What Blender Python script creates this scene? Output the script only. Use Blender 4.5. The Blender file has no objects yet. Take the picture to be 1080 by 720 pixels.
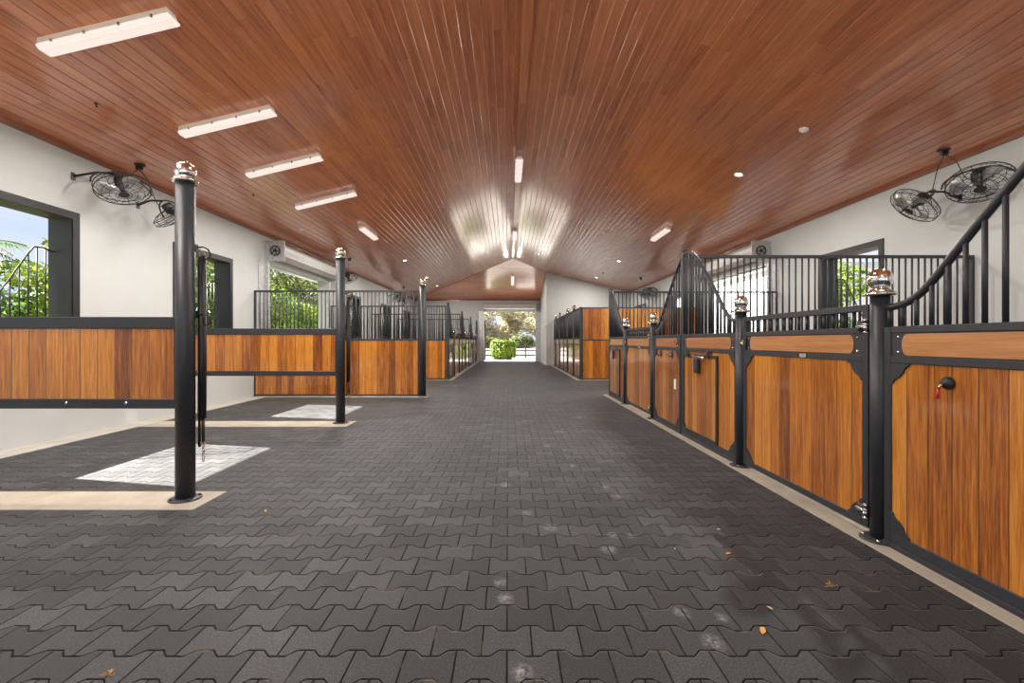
import bpy, bmesh, math, random
from mathutils import Vector, Matrix, noise
random.seed(7)
PI = math.pi
SC = bpy.context.scene
C = SC.collection

# ------------------------------------------------------------------ dimensions
H = 1.25
F = 480.0
XL, XR = -5.74, 6.21           # inner faces of the side walls
CX = 0.235                     # ridge
EAVE, RIDGE = 3.78, 5.21
Y0, YE, YA = -3.6, 27.9, 21.7  # front wall, end wall, start of hip
SL = (RIDGE-EAVE)/(XR-CX)
SLE = (RIDGE-EAVE)/(YE-YA)
def roof_z(x, y=0): return min(RIDGE-SL*abs(x-CX), RIDGE-SLE*max(0, y-YA))

# ------------------------------------------------------------------ node helpers
class NT:
    def __init__(s, name):
        s.m = bpy.data.materials.new(name); s.m.use_nodes = True
        s.t = s.m.node_tree; s.t.nodes.clear()
        s.out = s.n('ShaderNodeOutputMaterial')
    def n(s, typ, **kw):
        nd = s.t.nodes.new(typ)
        for k, v in kw.items(): setattr(nd, k, v)
        return nd
    def put(s, sock, v):
        if isinstance(v, bpy.types.NodeSocket): s.t.links.new(v, sock)
        elif v is not None:
            if isinstance(v, tuple) and len(v) == 3 and sock.type == 'RGBA': v = v+(1,)
            sock.default_value = v
    def math(s, op, a, b=None, c=None):
        nd = s.n('ShaderNodeMath', operation=op)
        s.put(nd.inputs[0], a)
        if b is not None: s.put(nd.inputs[1], b)
        if c is not None: s.put(nd.inputs[2], c)
        return nd.outputs[0]
    def comb(s, x, y, z):
        nd = s.n('ShaderNodeCombineXYZ')
        for i, v in enumerate((x, y, z)): s.put(nd.inputs[i], v)
        return nd.outputs[0]
    def sep(s, v):
        nd = s.n('ShaderNodeSeparateXYZ'); s.put(nd.inputs[0], v); return nd.outputs
    def noise(s, vec, scale=5, detail=3, rough=.5, dist=0):
        nd = s.n('ShaderNodeTexNoise'); s.put(nd.inputs['Vector'], vec)
        nd.inputs['Scale'].default_value = scale; nd.inputs['Detail'].default_value = detail
        nd.inputs['Roughness'].default_value = rough; nd.inputs['Distortion'].default_value = dist
        return nd.outputs[0]
    def white(s, vec):
        nd = s.n('ShaderNodeTexWhiteNoise', noise_dimensions='3D'); s.put(nd.inputs['Vector'], vec)
        return nd.outputs[0]
    def ramp(s, fac, stops, interp='LINEAR'):
        nd = s.n('ShaderNodeValToRGB'); s.put(nd.inputs[0], fac); cr = nd.color_ramp; cr.interpolation = interp
        while len(cr.elements) < len(stops): cr.elements.new(.5)
        for e, (p, c) in zip(cr.elements, stops):
            e.position = p; e.color = c+(1,) if len(c) == 3 else c
        return nd.outputs[0]
    def mix(s, fac, a, b, mode='MIX'):
        nd = s.n('ShaderNodeMix', data_type='RGBA', blend_type=mode)
        s.put(nd.inputs[0], fac); s.put(nd.inputs[6], a); s.put(nd.inputs[7], b); return nd.outputs[2]
    def obj(s):
        return s.n('ShaderNodeTexCoord').outputs['Object']
    def maprange(s, v, a, b, c=0., d=1., smooth=False):
        nd = s.n('ShaderNodeMapRange'); nd.clamp = True
        if smooth: nd.interpolation_type = 'SMOOTHSTEP'
        s.put(nd.inputs[0], v)
        for i, q in enumerate((a, b, c, d)): nd.inputs[1+i].default_value = q
        return nd.outputs[0]
    def bump(s, h, dist=.01, strength=1.):
        nd = s.n('ShaderNodeBump'); s.put(nd.inputs['Height'], h)
        nd.inputs['Distance'].default_value = dist; nd.inputs['Strength'].default_value = strength
        return nd.outputs[0]
    def pr(s, col, rough=.5, metal=0., normal=None, coat=0., coatr=.1, spec=None, emis=None, es=0., trans=None):
        p = s.n('ShaderNodeBsdfPrincipled')
        s.put(p.inputs['Base Color'], col); s.put(p.inputs['Roughness'], rough); s.put(p.inputs['Metallic'], metal)
        if normal is not None: s.put(p.inputs['Normal'], normal)
        if coat: p.inputs['Coat Weight'].default_value = coat; p.inputs['Coat Roughness'].default_value = coatr
        if spec is not None: p.inputs['Specular IOR Level'].default_value = spec
        if emis: s.put(p.inputs['Emission Color'], emis); p.inputs['Emission Strength'].default_value = es
        s.t.links.new(p.outputs[0], s.out.inputs[0]); return p

def simple(name, col, rough=.5, metal=0., var=.06, scale=6., bumpy=0., **kw):
    t = NT(name); v = t.obj(); nz = t.noise(v, scale, 4, .6)
    lo = tuple(c*(1-var) for c in col); hi = tuple(min(1, c*(1+var)) for c in col)
    c = t.ramp(nz, [(.3, lo), (.7, hi)])
    nm = t.bump(t.noise(v, scale*12, 3), .002, bumpy) if bumpy else None
    t.pr(c, rough, metal, nm, **kw); return t.m

def wood_panel(name, vertical=True, pw=.118, cols=None, rough=.3, coat=.35, seglen=None, grain=1., axis=None, bright=None,
               grooves=True, coatr=.15, groove_w=.0022, groove_bump=.5, groove_col=.35, rw=.30):
    t = NT(name); o = t.obj(); x, y, z = t.sep(o)
    a, b = (x, z) if vertical else (z, x)
    if axis == 'xy': a, b = x, y
    if axis == 'yx': a, b = y, x
    rnd = t.n('ShaderNodeObjectInfo').outputs['Random'] if not axis else 0.37
    u = t.math('DIVIDE', t.math('ADD', a, 50.0), pw)
    pid = t.math('FLOOR', u)
    fr = t.math('FRACT', u)
    d = t.math('MULTIPLY', t.math('SUBTRACT', .5, t.math('ABSOLUTE', t.math('SUBTRACT', fr, .5))), pw)
    seg = 0.
    if seglen:
        off = t.math('MULTIPLY', t.white(t.comb(pid, 3.3, 0.)), 40.)
        v = t.math('ADD', t.math('DIVIDE', b, seglen), off)
        seg = t.math('FLOOR', v); fv = t.math('FRACT', v)
        dv = t.math('MULTIPLY', t.math('SUBTRACT', .5, t.math('ABSOLUTE', t.math('SUBTRACT', fv, .5))), seglen)
    r1 = t.white(t.comb(pid, seg, t.math('MULTIPLY', rnd, 91.)))
    sh = t.math('MULTIPLY', r1, 37.)
    g1 = t.noise(t.comb(t.math('MULTIPLY', a, 42*grain), t.math('MULTIPLY', b, 1.6*grain), sh), 1., 4, .6, .35)
    g2 = t.noise(t.comb(t.math('MULTIPLY', a, 190*grain), t.math('MULTIPLY', b, 6.*grain), sh), 1., 3, .6)
    fac = t.math('ADD', t.math('MULTIPLY', r1, rw), t.math('ADD', t.math('MULTIPLY', g1, .85), t.math('MULTIPLY', g2, .60)))
    fac = t.math('SUBTRACT', fac, .225+rw/2)
    col = t.ramp(fac, cols)
    h = t.maprange(d, 0., groove_w*1.6, 0., 1.)
    if seglen:
        h = t.math('MINIMUM', h, t.maprange(dv, 0., .0012, .5, 1.))
    if grooves:
        col = t.mix(t.maprange(h, 0., 1., groove_col, 1.), (.035, .014, .006), col)
    nm = t.bump(t.math('ADD', h, t.math('MULTIPLY', g2, .03)), .004, groove_bump)
    t.pr(col, rough, 0., nm, coat=coat, coatr=coatr)
    return t.m

M = {}
pan = [(.16, (.075, .017, .003)), (.36, (.25, .070, .008)), (.54, (.44, .148, .015)), (.82, (.66, .28, .040))]
M['wood'] = wood_panel('stall_wood', True, .135, pan, .3, 1., coatr=.10, rw=.40, grain=1.25, groove_w=.003, groove_col=.12, groove_bump=.8)
M['wood_h'] = wood_panel('stall_wood_header', False, .5, [(.15, (.26, .10, .035)), (.5, (.42, .18, .065)), (.85, (.56, .27, .11))], .35, .4, grooves=False)
cei = [(.16, (.26, .068, .027)), (.38, (.55, .175, .073)), (.60, (.70, .250, .110)), (.86, (.82, .36, .17))]
M['ceil_y'] = wood_panel('ceiling_boards', True, .135, cei, .32, 1., seglen=1.9, axis='xy', grain=.6, coatr=.13, groove_w=.0007, groove_bump=.035, groove_col=.6, rw=.20)
M['ceil_x'] = wood_panel('ceiling_boards_hip', True, .135, cei, .32, 1., seglen=1.9, axis='yx', grain=.6, coatr=.13, groove_w=.0007, groove_bump=.035, groove_col=.6, rw=.20)
M['trimwood'] = simple('trim_wood', (.23, .07, .03), .35, var=.2, scale=3, coat=.3)
M['ridge'] = wood_panel('ridge_board', True, 9., cei, .3, .5, seglen=3., axis='xy', grain=.5)
M['metal'] = simple('black_powdercoat', (.024, .028, .034), .45, var=.08, bumpy=.04)
M['metal2'] = simple('dark_frame_metal', (.008, .009, .011), .45, var=.08)
M['bolt'] = simple('bolt_steel', (.75, .75, .75), .25, 1.)
M['chrome'] = simple('chrome', (.86, .84, .82), .07, 1., var=.02)
M['brass'] = simple('brass', (.55, .40, .20), .3, 1.)
M['galv'] = simple('galvanised_steel', (.55, .56, .57), .38, .7, var=.2, scale=14)
M['galvlight'] = simple('roller_curtain_steel', (.62, .63, .63), .42, .3, var=.06)
M['wall'] = simple('white_plaster', (.53, .555, .555), .75, var=.03, scale=1.3, bumpy=.12)
M['white'] = simple('white_paint', (.78, .77, .75), .45, var=.02)
M['plastic'] = simple('white_plastic', (.90, .89, .87), .35, var=.02)
M['grey'] = simple('grey_plaster', (.50, .50, .50), .7, var=.05)
M['label'] = simple('silver_label', (.6, .6, .6), .3, .6, var=.3, scale=90)
M['blackplastic'] = simple('black_plastic', (.012, .012, .013), .45, var=.1)
M['fan'] = simple('fan_black', (.018, .018, .018), .4, var=.1)
M['red'] = simple('red_rubber', (.55, .02, .02), .4)
M['blue'] = simple('dark_blue_plastic', (.02, .03, .09), .35)
M['leather'] = simple('dark_leather', (.035, .016, .010), .5, var=.3, scale=40)
M['bark'] = simple('bark', (.14, .10, .07), .9, var=.4, scale=9, bumpy=.6)
M['fence'] = simple('dark_stained_fence', (.035, .028, .024), .6, var=.2)
M['mat'] = simple('stall_rubber', (.03, .03, .031), .8, var=.2)
def conc():
    t = NT('concrete_curb'); v = t.obj()
    n1 = t.noise(v, 3., 5, .65); n2 = t.noise(v, 60., 3)
    c = t.ramp(n1, [(.25, (.29, .255, .20)), (.55, (.37, .335, .275)), (.8, (.44, .405, .34))])
    c = t.mix(t.maprange(n2, .45, .7, 0, .25), c, (.30, .26, .20))
    t.pr(c, .8, 0, t.bump(n2, .002, .4)); return t.m
M['concrete'] = conc()
SCUFFS = [(533,511,.06),(556,541,.05),(581,556,.06),(651,523,.055),(639,514,.05),(642,579,.06),(647,564,.05),(528,614,.045),(533,631,.05),(603,491,.06),(719,646,.045),(752,677,.055),(551,709,.05),(761,651,.035),(578,470,.07),(666,565,.04),(590,455,.08),(611,440,.09)]
M['curbpale'] = simple('pale_wall_strip', (.42, .41, .37), .8, var=.1, scale=4)
def pavers():
    t = NT('rubber_pavers'); o = t.obj(); x0, y0, z = t.sep(o); x, y = x0, y0
    P, p, a = .203, .158, .018
    x = t.math('ADD', x, 20.3+.055); y = t.math('ADD', y, 20*p+.075)
    u = t.math('DIVIDE', x, P)
    # trapezoid wave
    tri = t.math('SUBTRACT', t.math('MULTIPLY', t.math('ABSOLUTE', t.math('SUBTRACT', t.math('FRACT', t.math('ADD', u, .25)), .5)), 4.), 1.)
    tri = t.math('MULTIPLY', tri, -1.)   # peak at u=.25
    T = t.math('MAXIMUM', t.math('MINIMUM', t.math('MULTIPLY', tri, 2.9), 1.), -1.)
    aT = t.math('MULTIPLY', T, a)
    e = t.math('SUBTRACT', y, aT)
    q = t.math('DIVIDE', e, 2*p); k = t.math('FLOOR', q); m = t.math('MULTIPLY', t.math('FRACT', q), 2*p)
    up = t.math('SUBTRACT', p, t.math('MULTIPLY', aT, 2.))
    odd = t.math('GREATER_THAN', m, up)
    d1 = t.math('MINIMUM', m, t.math('SUBTRACT', 2*p, m))
    d2 = t.math('ABSOLUTE', t.math('SUBTRACT', m, up))
    dr = t.math('MINIMUM', d1, d2)
    ju = t.math('ADD', u, t.math('ADD', .25, t.math('MULTIPLY', odd, .5)))
    jf = t.math('FRACT', ju); jid = t.math('FLOOR', ju)
    dj = t.math('MULTIPLY', t.math('SUBTRACT', .5, t.math('ABSOLUTE', t.math('SUBTRACT', jf, .5))), P)
    d = t.math('MINIMUM', t.math('MULTIPLY', dr, .92), t.math('ADD', dj, .0012))
    g = t.maprange(d, .0024, .0052, 0., 1., True)
    rid = t.math('ADD', t.math('MULTIPLY', k, 2.), odd)
    r = t.white(t.comb(jid, rid, 1.))
    fine = t.noise(o, 125., 3, .85); mid = t.noise(o, 1.1, 4, .6); dust = t.noise(o, 9., 5, .7)
    f = t.math('ADD', t.math('MULTIPLY', r, .30), t.math('ADD', t.math('MULTIPLY', fine, 1.5), t.math('MULTIPLY', mid, .35)))
    f = t.math('SUBTRACT', f, .5)
    col = t.ramp(f, [(.2, (.004, .0044, .005)), (.5, (.0145, .0156, .017)), (.8, (.044, .0462, .049)), (.95, (.12, .122, .125))])
    # pale dust scuffs down the aisle
    marks = 0.
    for (mx_, my_, mr) in SCUFFS:
        Zc = 600/(my_-359.5); Xc = (mx_-536)/480*Zc
        dd = t.n('ShaderNodeVectorMath', operation='DISTANCE'); t.put(dd.inputs[0], t.comb(t.math('MULTIPLY', x0, 1.25), y0, 0.)); dd.inputs[1].default_value = (Xc*1.25, Zc, 0)
        marks = t.math('ADD', marks, t.maprange(dd.outputs['Value'], mr*.3, mr*1.25, 1., 0.))
    marks = t.math('MULTIPLY', t.math('MINIMUM', marks, 1.), t.maprange(t.noise(o, 38., 5, .75), .42, .64, 0., .75))
    general = t.math('MULTIPLY', t.maprange(dust, .60, .78, 0., .22), t.maprange(t.noise(o, 1.6, 2, .5), .5, .65, 0., 1.))
    col = t.mix(t.math('MAXIMUM', marks, general), col, (.34, .34, .34))
    col = t.mix(g, (.006, .005, .005), col)
    # sand caught in some joints
    sandm = t.math('MULTIPLY', t.math('SUBTRACT', 1., g), t.maprange(t.noise(o, 5., 3, .6), .56, .68, 0., .6))
    col = t.mix(sandm, col, (.30, .22, .15))
    hgt = t.math('ADD', t.math('MULTIPLY', t.maprange(d, .0, .008, 0., 1., True), 1.), t.math('ADD', t.math('MULTIPLY', fine, .10), t.math('MULTIPLY', r, .12)))
    p_ = t.pr(col, .66, 0., t.bump(hgt, .007, 1.)); p_.inputs['Sheen Weight'].default_value = .16; p_.inputs['Sheen Roughness'].default_value = .35; p_.inputs['Sheen Tint'].default_value = (.9, .95, 1., 1); t.put(p_.inputs['Specular IOR Level'], t.maprange(g, 0., 1., 0., .38)); return t.m
M['pavers'] = pavers()
def emit(name, col, s):
    t = NT(name); t.pr((.35, .35, .35), .4, emis=col, es=s); return t.m
M['diffuser'] = emit('lit_diffuser', (1., .84, .76), .46)
M['spotlens'] = emit('lit_spot_lens', (1., .92, .82), 5.)
def leafmat(name, cols, rough=.45):
    t = NT(name); r = t.n('ShaderNodeNewGeometry').outputs['Random Per Island']
    big = t.noise(t.obj(), 1.3, 2)
    c = t.ramp(t.math('ADD', t.math('MULTIPLY', r, .7), t.math('MULTIPLY', t.math('SUBTRACT', big, .35), .8)), cols)
    d = t.n('ShaderNodeBsdfPrincipled'); t.put(d.inputs['Base Color'], c); d.inputs['Roughness'].default_value = rough
    tr = t.n('ShaderNodeBsdfTranslucent'); t.put(tr.inputs[0], c)
    mx = t.n('ShaderNodeMixShader'); mx.inputs[0].default_value = .42
    t.t.links.new(d.outputs[0], mx.inputs[1]); t.t.links.new(tr.outputs[0], mx.inputs[2])
    t.t.links.new(mx.outputs[0], t.out.inputs[0]); return t.m
M['leaf'] = leafmat('hedge_leaves', [(.1, (.02, .05, .006)), (.5, (.075, .15, .018)), (.9, (.2, .27, .04))])
M['leaf_y'] = leafmat('bright_shrub_leaves', [(.1, (.045, .10, .006)), (.5, (.17, .27, .02)), (.9, (.40, .46, .05))])
M['leaf_p'] = leafmat('pale_tree_leaves', [(.1, (.30, .28, .17)), (.5, (.58, .53, .36)), (.9, (.80, .72, .54))])
M['leaf_d'] = leafmat('tree_leaves', [(.1, (.04, .06, .018)), (.5, (.12, .16, .045)), (.9, (.30, .31, .12))])
def ground():
    t = NT('outdoor_ground'); v = t.obj()
    n = t.noise(v, .6, 5, .6)
    c = t.ramp(n, [(.3, (.16, .22, .07)), (.5, (.30, .30, .15)), (.7, (.50, .45, .34))])
    t.pr(c, .9, 0, t.bump(t.noise(v, 20, 4), .02, .5)); return t.m
M['ground'] = ground()
M['apron'] = simple('pale_apron', (.42, .39, .36), .85, var=.12, scale=2)

# ------------------------------------------------------------------ mesh helpers
class B:
    def __init__(s): s.v = []; s.f = []; s.sm = []
    def add(s, vs, fs, smooth=False):
        o = len(s.v); s.v += [tuple(p) for p in vs]
        for f in fs: s.f.append(tuple(i+o for i in f)); s.sm.append(smooth)
        return s
    def box(s, x0, x1, y0, y1, z0, z1, bev=0.):
        x0, x1 = min(x0, x1), max(x0, x1); y0, y1 = min(y0, y1), max(y0, y1); z0, z1 = min(z0, z1), max(z0, z1)
        if bev and min(x1-x0, y1-y0, z1-z0) > 2.2*bev:
            bm = bmesh.new(); bmesh.ops.create_cube(bm, size=1)
            for v in bm.verts: v.co = Vector(((x0+x1)/2+v.co.x*(x1-x0), (y0+y1)/2+v.co.y*(y1-y0), (z0+z1)/2+v.co.z*(z1-z0)))
            bmesh.ops.bevel(bm, geom=bm.edges[:], offset=bev, segments=1, affect='EDGES')
            bm.verts.index_update()
            s.add([v.co.copy() for v in bm.verts], [[v.index for v in f.verts] for f in bm.faces]); bm.free(); return s
        vs = [(x0,y0,z0),(x1,y0,z0),(x1,y1,z0),(x0,y1,z0),(x0,y0,z1),(x1,y0,z1),(x1,y1,z1),(x0,y1,z1)]
        return s.add(vs, [(0,3,2,1),(4,5,6,7),(0,1,5,4),(1,2,6,5),(2,3,7,6),(3,0,4,7)])
    def tube(s, pts, r, n=8, closed=False, caps=True, smooth=True):
        pts = [Vector(p) for p in pts]; m = len(pts); rs = r if isinstance(r, (list, tuple)) else [r]*m
        vs = []; up = None
        for i, p in enumerate(pts):
            if closed: d = pts[(i+1) % m]-pts[i-1]
            else: d = pts[min(i+1, m-1)]-pts[max(i-1, 0)]
            d.normalize()
            if up is None:
                up = Vector((0,0,1)) if abs(d.z) < .9 else Vector((1,0,0))
            a = d.cross(up)
            if a.length < 1e-4: a = d.orthogonal()
            a.normalize(); b = a.cross(d).normalized(); up = b
            for k in range(n):
                t = 2*PI*k/n+PI/n
                vs.append(p+a*math.cos(t)*rs[i]+b*math.sin(t)*rs[i])
        fs = []
        for i in range(m if closed else m-1):
            j = (i+1) % m
            for k in range(n):
                fs.append((i*n+k, i*n+(k+1) % n, j*n+(k+1) % n, j*n+k))
        s.add(vs, fs, smooth)
        if caps and not closed:
            o = len(s.v)-len(vs)
            s.f.append(tuple(o+k for k in range(n-1, -1, -1))); s.sm.append(False)
            s.f.append(tuple(o+(m-1)*n+k for k in range(n))); s.sm.append(False)
        return s
    def lathe(s, prof, c=(0,0,0), n=24, axis=None, smooth=True):
        R = Matrix.Identity(3)
        if axis is not None: R = Vector((0,0,1)).rotation_difference(Vector(axis)).to_matrix()
        c = Vector(c); vs = []
        for (r, z) in prof:
            for k in range(n):
                t = 2*PI*k/n; vs.append(c+R @ Vector((r*math.cos(t), r*math.sin(t), z)))
        fs = [(i*n+k, i*n+(k+1) % n, (i+1)*n+(k+1) % n, (i+1)*n+k) for i in range(len(prof)-1) for k in range(n)]
        o = len(s.v); s.add(vs, fs, smooth)
        if prof[0][0] > 1e-5: s.f.append(tuple(o+k for k in range(n-1, -1, -1))); s.sm.append(False)
        if prof[-1][0] > 1e-5: s.f.append(tuple(o+(len(prof)-1)*n+k for k in range(n))); s.sm.append(False)
        return s
    def prism(s, poly, y0, y1, plane='xz'):
        n = len(poly)
        def P(a, b, c): return (a, c, b) if plane == 'xz' else ((a, b, c) if plane == 'xy' else (c, a, b))
        vs = [P(a, b, y0) for a, b in poly]+[P(a, b, y1) for a, b in poly]
        fs = [tuple(range(n)), tuple(range(2*n-1, n-1, -1))]+[(i, i+n, (i+1) % n+n, (i+1) % n) for i in range(n)]
        return s.add(vs, fs)
    def mesh(s, name, mat):
        me = bpy.data.meshes.new(name); me.from_pydata(s.v, [], s.f)
        me.polygons.foreach_set('use_smooth', s.sm)
        bm = bmesh.new(); bm.from_mesh(me); bmesh.ops.recalc_face_normals(bm, faces=bm.faces[:]); bm.to_mesh(me); bm.free()
        for m_ in (mat if isinstance(mat, (list, tuple)) else [mat]): me.materials.append(m_)
        return me
    def build(s, name, mat, parent=None):
        o = bpy.data.objects.new(name, s.mesh(name, mat)); C.objects.link(o); o.parent = parent; return o

def empty(name, loc=(0,0,0), rz=0.):
    o = bpy.data.objects.new(name, None); o.empty_display_size = .1; C.objects.link(o)
    o.location = loc; o.rotation_euler = (0, 0, rz); return o
def tag(o, label, cat, group=None, kind=None):
    o['label'] = label; o['category'] = cat
    if group: o['group'] = group
    if kind: o['kind'] = kind
    return o
def thing(name, label, cat, loc=(0,0,0), rz=0., group=None): return tag(empty(name, loc, rz), label, cat, group)
def struct(name, b, mat, label=None):
    o = b.build(name, mat); o['kind'] = 'structure'
    if label: o['label'] = label
    return o
def copy_obj(o, parent=None):
    c = o.copy(); C.objects.link(c); c.parent = parent; return c
def children(o): return [x for x in bpy.data.objects if x.parent == o]
def copy_tree(o, parent=None):
    ch = children(o); c = copy_obj(o, parent)
    for k in ch: copy_tree(k, c)
    return c

# ------------------------------------------------------------------ room shell
def wall_y(name, X0, X1, z1, ya, yb, ops):
    b = B(); y = ya
    for (a, c, zb, zt) in sorted(ops):
        b.box(X0, X1, y, a, 0, z1)
        if zb > 0: b.box(X0, X1, a, c, 0, zb)
        if zt < z1: b.box(X0, X1, a, c, zt, z1)
        y = c
    b.box(X0, X1, y, yb, 0, z1)
    return struct(name, b, M['wall'])
WT = .30
WSILL, WTOP = 1.40, 2.90
lw = [(4.45, 6.03), (7.84, 9.41), (16.15, 17.65), (20.55, 22.05), (24.95, 26.45)]
rw = [(3.15, 4.65), (7.57, 9.05), (16.15, 17.65), (20.55, 22.05)]
BAY = (10.75, 14.40)
wall_y('wall_left', XL-WT, XL, EAVE, Y0, YE+WT, [(a, b, WSILL, WTOP) for a, b in lw]+[(BAY[0], BAY[1], 0, 3.14), (-3., -1.5, WSILL, WTOP), (1.1, 2.6, WSILL, WTOP)])
wall_y('wall_right', XR, XR+WT, EAVE, Y0, YE+WT, [(a, b, WSILL, WTOP) for a, b in rw]+[(BAY[0], BAY[1], 0, 3.14), (-1.3, .2, WSILL, WTOP)])
# end wall
DX0, DX1, DZ = -1.50, 1.70, 3.10
b = B(); b.box(XL, DX0, YE, YE+WT, 0, EAVE); b.box(DX1, XR, YE, YE+WT, 0, EAVE); b.box(DX0, DX1, YE, YE+WT, DZ, EAVE)
struct('wall_back', b, M['wall'])
b = B()
b.prism([(XL, 0), (-4.6, 0), (-4.6, 3.5), (5.1, 3.5), (5.1, 0), (XR, 0), (XR, EAVE), (CX, RIDGE), (XL, EAVE)], Y0-WT, Y0)  # unseen wall, opening made wide so bounced daylight reaches the ceiling
struct('wall_front', b, M['wall'])
# room at the right end
RX = 1.975; RY = 23.45
b = B()
b.prism([(RX, 0), (XR, 0), (XR, EAVE), (RX, roof_z(RX))], RY, RY+.15)
struct('wall_room_front', b, M['wall'])
b = B()
def rp(y): return roof_z(RX, y)
b.prism([(RY+.15, 0), (23.72, 0), (23.72, rp(23.72)), (RY+.15, rp(RY+.15))], RX, RX+.15, 'yz')
b.prism([(23.72, 2.15), (24.72, 2.15), (24.72, rp(24.72)), (23.72, rp(23.72))], RX, RX+.15, 'yz')
b.prism([(24.72, 0), (YE, 0), (YE, rp(YE)), (24.72, rp(24.72))], RX, RX+.15, 'yz')
struct('wall_room_side', b, M['wall'])
d = empty('door_1', (RX+.05, 23.72, 0)); d['kind'] = 'structure'
b = B(); b.box(-.07, .08, 0, .06, 0, 2.15).box(-.07, .08, .94, 1.0, 0, 2.15).box(-.07, .08, .06, .94, 2.09, 2.15); b.build('door_frame', M['white'], d)
b = B(); b.box(0, .04, .06, .94, .01, 2.09); b.box(-.006, 0, .18, .82, 1.15, 1.95).box(-.006, 0, .18, .82, .2, 1.0); dl = b.build('door_leaf', M['white'], d)
b = B(); b.tube([(0, .14, 1.05), (-.05, .14, 1.05), (-.05, .26, 1.05)], .012); b.build('door_handle', M['metal'], dl)

# floor
b = B(); b.box(XL-WT, XR+WT, Y0, YE+WT, -.2, 0); struct('floor', b, M['pavers'])
b = B()
def planpoly(pts, dz=.0, th=.12):
    n = len(pts); lo = [(x, y, roof_z(x, y)+dz) for x, y in pts]; hi = [(x, y, z+th) for x, y, z in lo]
    return lo+hi, [tuple(range(n)), tuple(range(2*n-1, n-1, -1))]+[(i, i+n, (i+1) % n+n, (i+1) % n) for i in range(n)]
BW = .135
def board_profile(a, c, zf, gw=.0085, gd=.0050):
    pts = [(a, zf(a))]; k = math.ceil((a+50)/BW)
    while k*BW-50 < c-.02:
        g = k*BW-50
        if g > a+.02: pts += [(g-gw, zf(g-gw)), (g-.0012, zf(g)+gd), (g+.0012, zf(g)+gd), (g+gw, zf(g+gw))]
        k += 1
    pts.append((c, zf(c)))
    return pts
for xa, xc in ((XL, CX), (CX, XR)):
    pr = board_profile(xa, xc, lambda x: RIDGE-SL*abs(x-CX))
    n = len(pr)
    vs_ = [(x, Y0, z) for x, z in pr]+[(x, YE, z) for x, z in pr]+[(x, Y0, z+.12) for x, z in pr]+[(x, YE, z+.12) for x, z in pr]
    b.add(vs_, [(i, i+1, n+i+1, n+i) for i in range(n-1)]+[(2*n+i, 3*n+i, 3*n+i+1, 2*n+i+1) for i in range(n-1)])
nf = len(b.f)
pr = board_profile(YA-.1, YE, lambda y: RIDGE-SLE*(y-YA)); n = len(pr)
hx = lambda y, s: (CX+(XR-CX)*(y-YA)/(YE-YA)+.25) if s > 0 else (CX-(CX-XL)*(y-YA)/(YE-YA)-.25)
vs_ = [(hx(y, -1), y, z) for y, z in pr]+[(hx(y, 1), y, z) for y, z in pr]
b.add(vs_, [(i, n+i, n+i+1, i+1) for i in range(n-1)])
o = struct('ceiling', b, [M['ceil_y'], M['ceil_x']])
for i, p in enumerate(o.data.polygons):
    if i >= nf: p.material_index = 1
# roof above with overhang and soffits
b = B(); OV = .86
b.prism([(XL-WT-OV, EAVE-SL*(WT+OV)+.14), (CX, RIDGE+.14), (XR+WT+OV, EAVE-SL*(WT+OV)+.14), (XR+WT+OV, EAVE-SL*(WT+OV)+.2), (CX, RIDGE+.24), (XL-WT-OV, EAVE-SL*(WT+OV)+.2)], Y0-.8, YE+WT+.8)
struct('roof', b, M['metal2'])
for nm, xa, xb in (('trim_1', XL-WT-OV, XL-WT), ('trim_2', XR+WT, XR+WT+OV)):
    b = B(); b.box(xa, xb, Y0-.8, YE+WT+.8, 3.43, 3.46); e = xa if xa < 0 else xb-.03
    b.box(e, e+.03, Y0-.8, YE+WT+.8, 3.34, 3.66); struct(nm, b, M['white'])
# wood cornice trims along the walls, ridge strip, hip trims
b = B(); b.box(XL, XL+.03, Y0, YE, EAVE-.06, EAVE+.02); struct('trim_3', b, M['trimwood'])
b = B(); b.box(XR-.03, XR, Y0, RY, EAVE-.06, EAVE+.02); struct('trim_4', b, M['trimwood'])
b = B(); b.box(XL, RX, YE-.03, YE, EAVE-.06, EAVE+.02); struct('trim_5', b, M['trimwood'])
b = B(); b.box(CX-.066, CX+.066, Y0, YA, RIDGE-.05, RIDGE+.03, .004); struct('trim_6', b, M['ridge'])
for nm, xe in (('trim_7', XL), ('trim_8', XR)):
    a = Vector((CX, YA, RIDGE-.004)); c = Vector((xe, YE, EAVE-.004))
    if xe > 0: c = a+(c-a)*((RX-CX)/(XR-CX))
    b = B(); b.tube([a, c], .012, 4); struct(nm, b, M['trimwood'])
# curbs
def curb(name, x0, x1, y0, y1, h=.006):
    b = B(); b.box(x0, x1, y0, y1, -.05, h, .002); return struct(name, b, M['concrete'])
b = B(); b.box(XL, -5.385, Y0, 10.1, -.05, .008, .002); struct('trim_9', b, M['curbpale'])
curb('trim_10', -5.385, -2.33, 3.36, 3.77)
curb('trim_11', -5.385, -2.36, 6.62, 7.08)
curb('trim_12', XL, -1.82, 10.1, 10.45)
curb('trim_13', 2.20, 2.46, Y0, 10.62)
curb('trim_14', -2.1, -1.77, 14.55, YE)
curb('trim_15', XL, -2.1, 14.55, 14.85)
curb('trim_16', 2.18, 2.46, 14.55, RY)
curb('trim_17', 2.46, XR, 14.5, 14.85)
curb('trim_18', RX-.08, RX, RY, YE)

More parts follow.
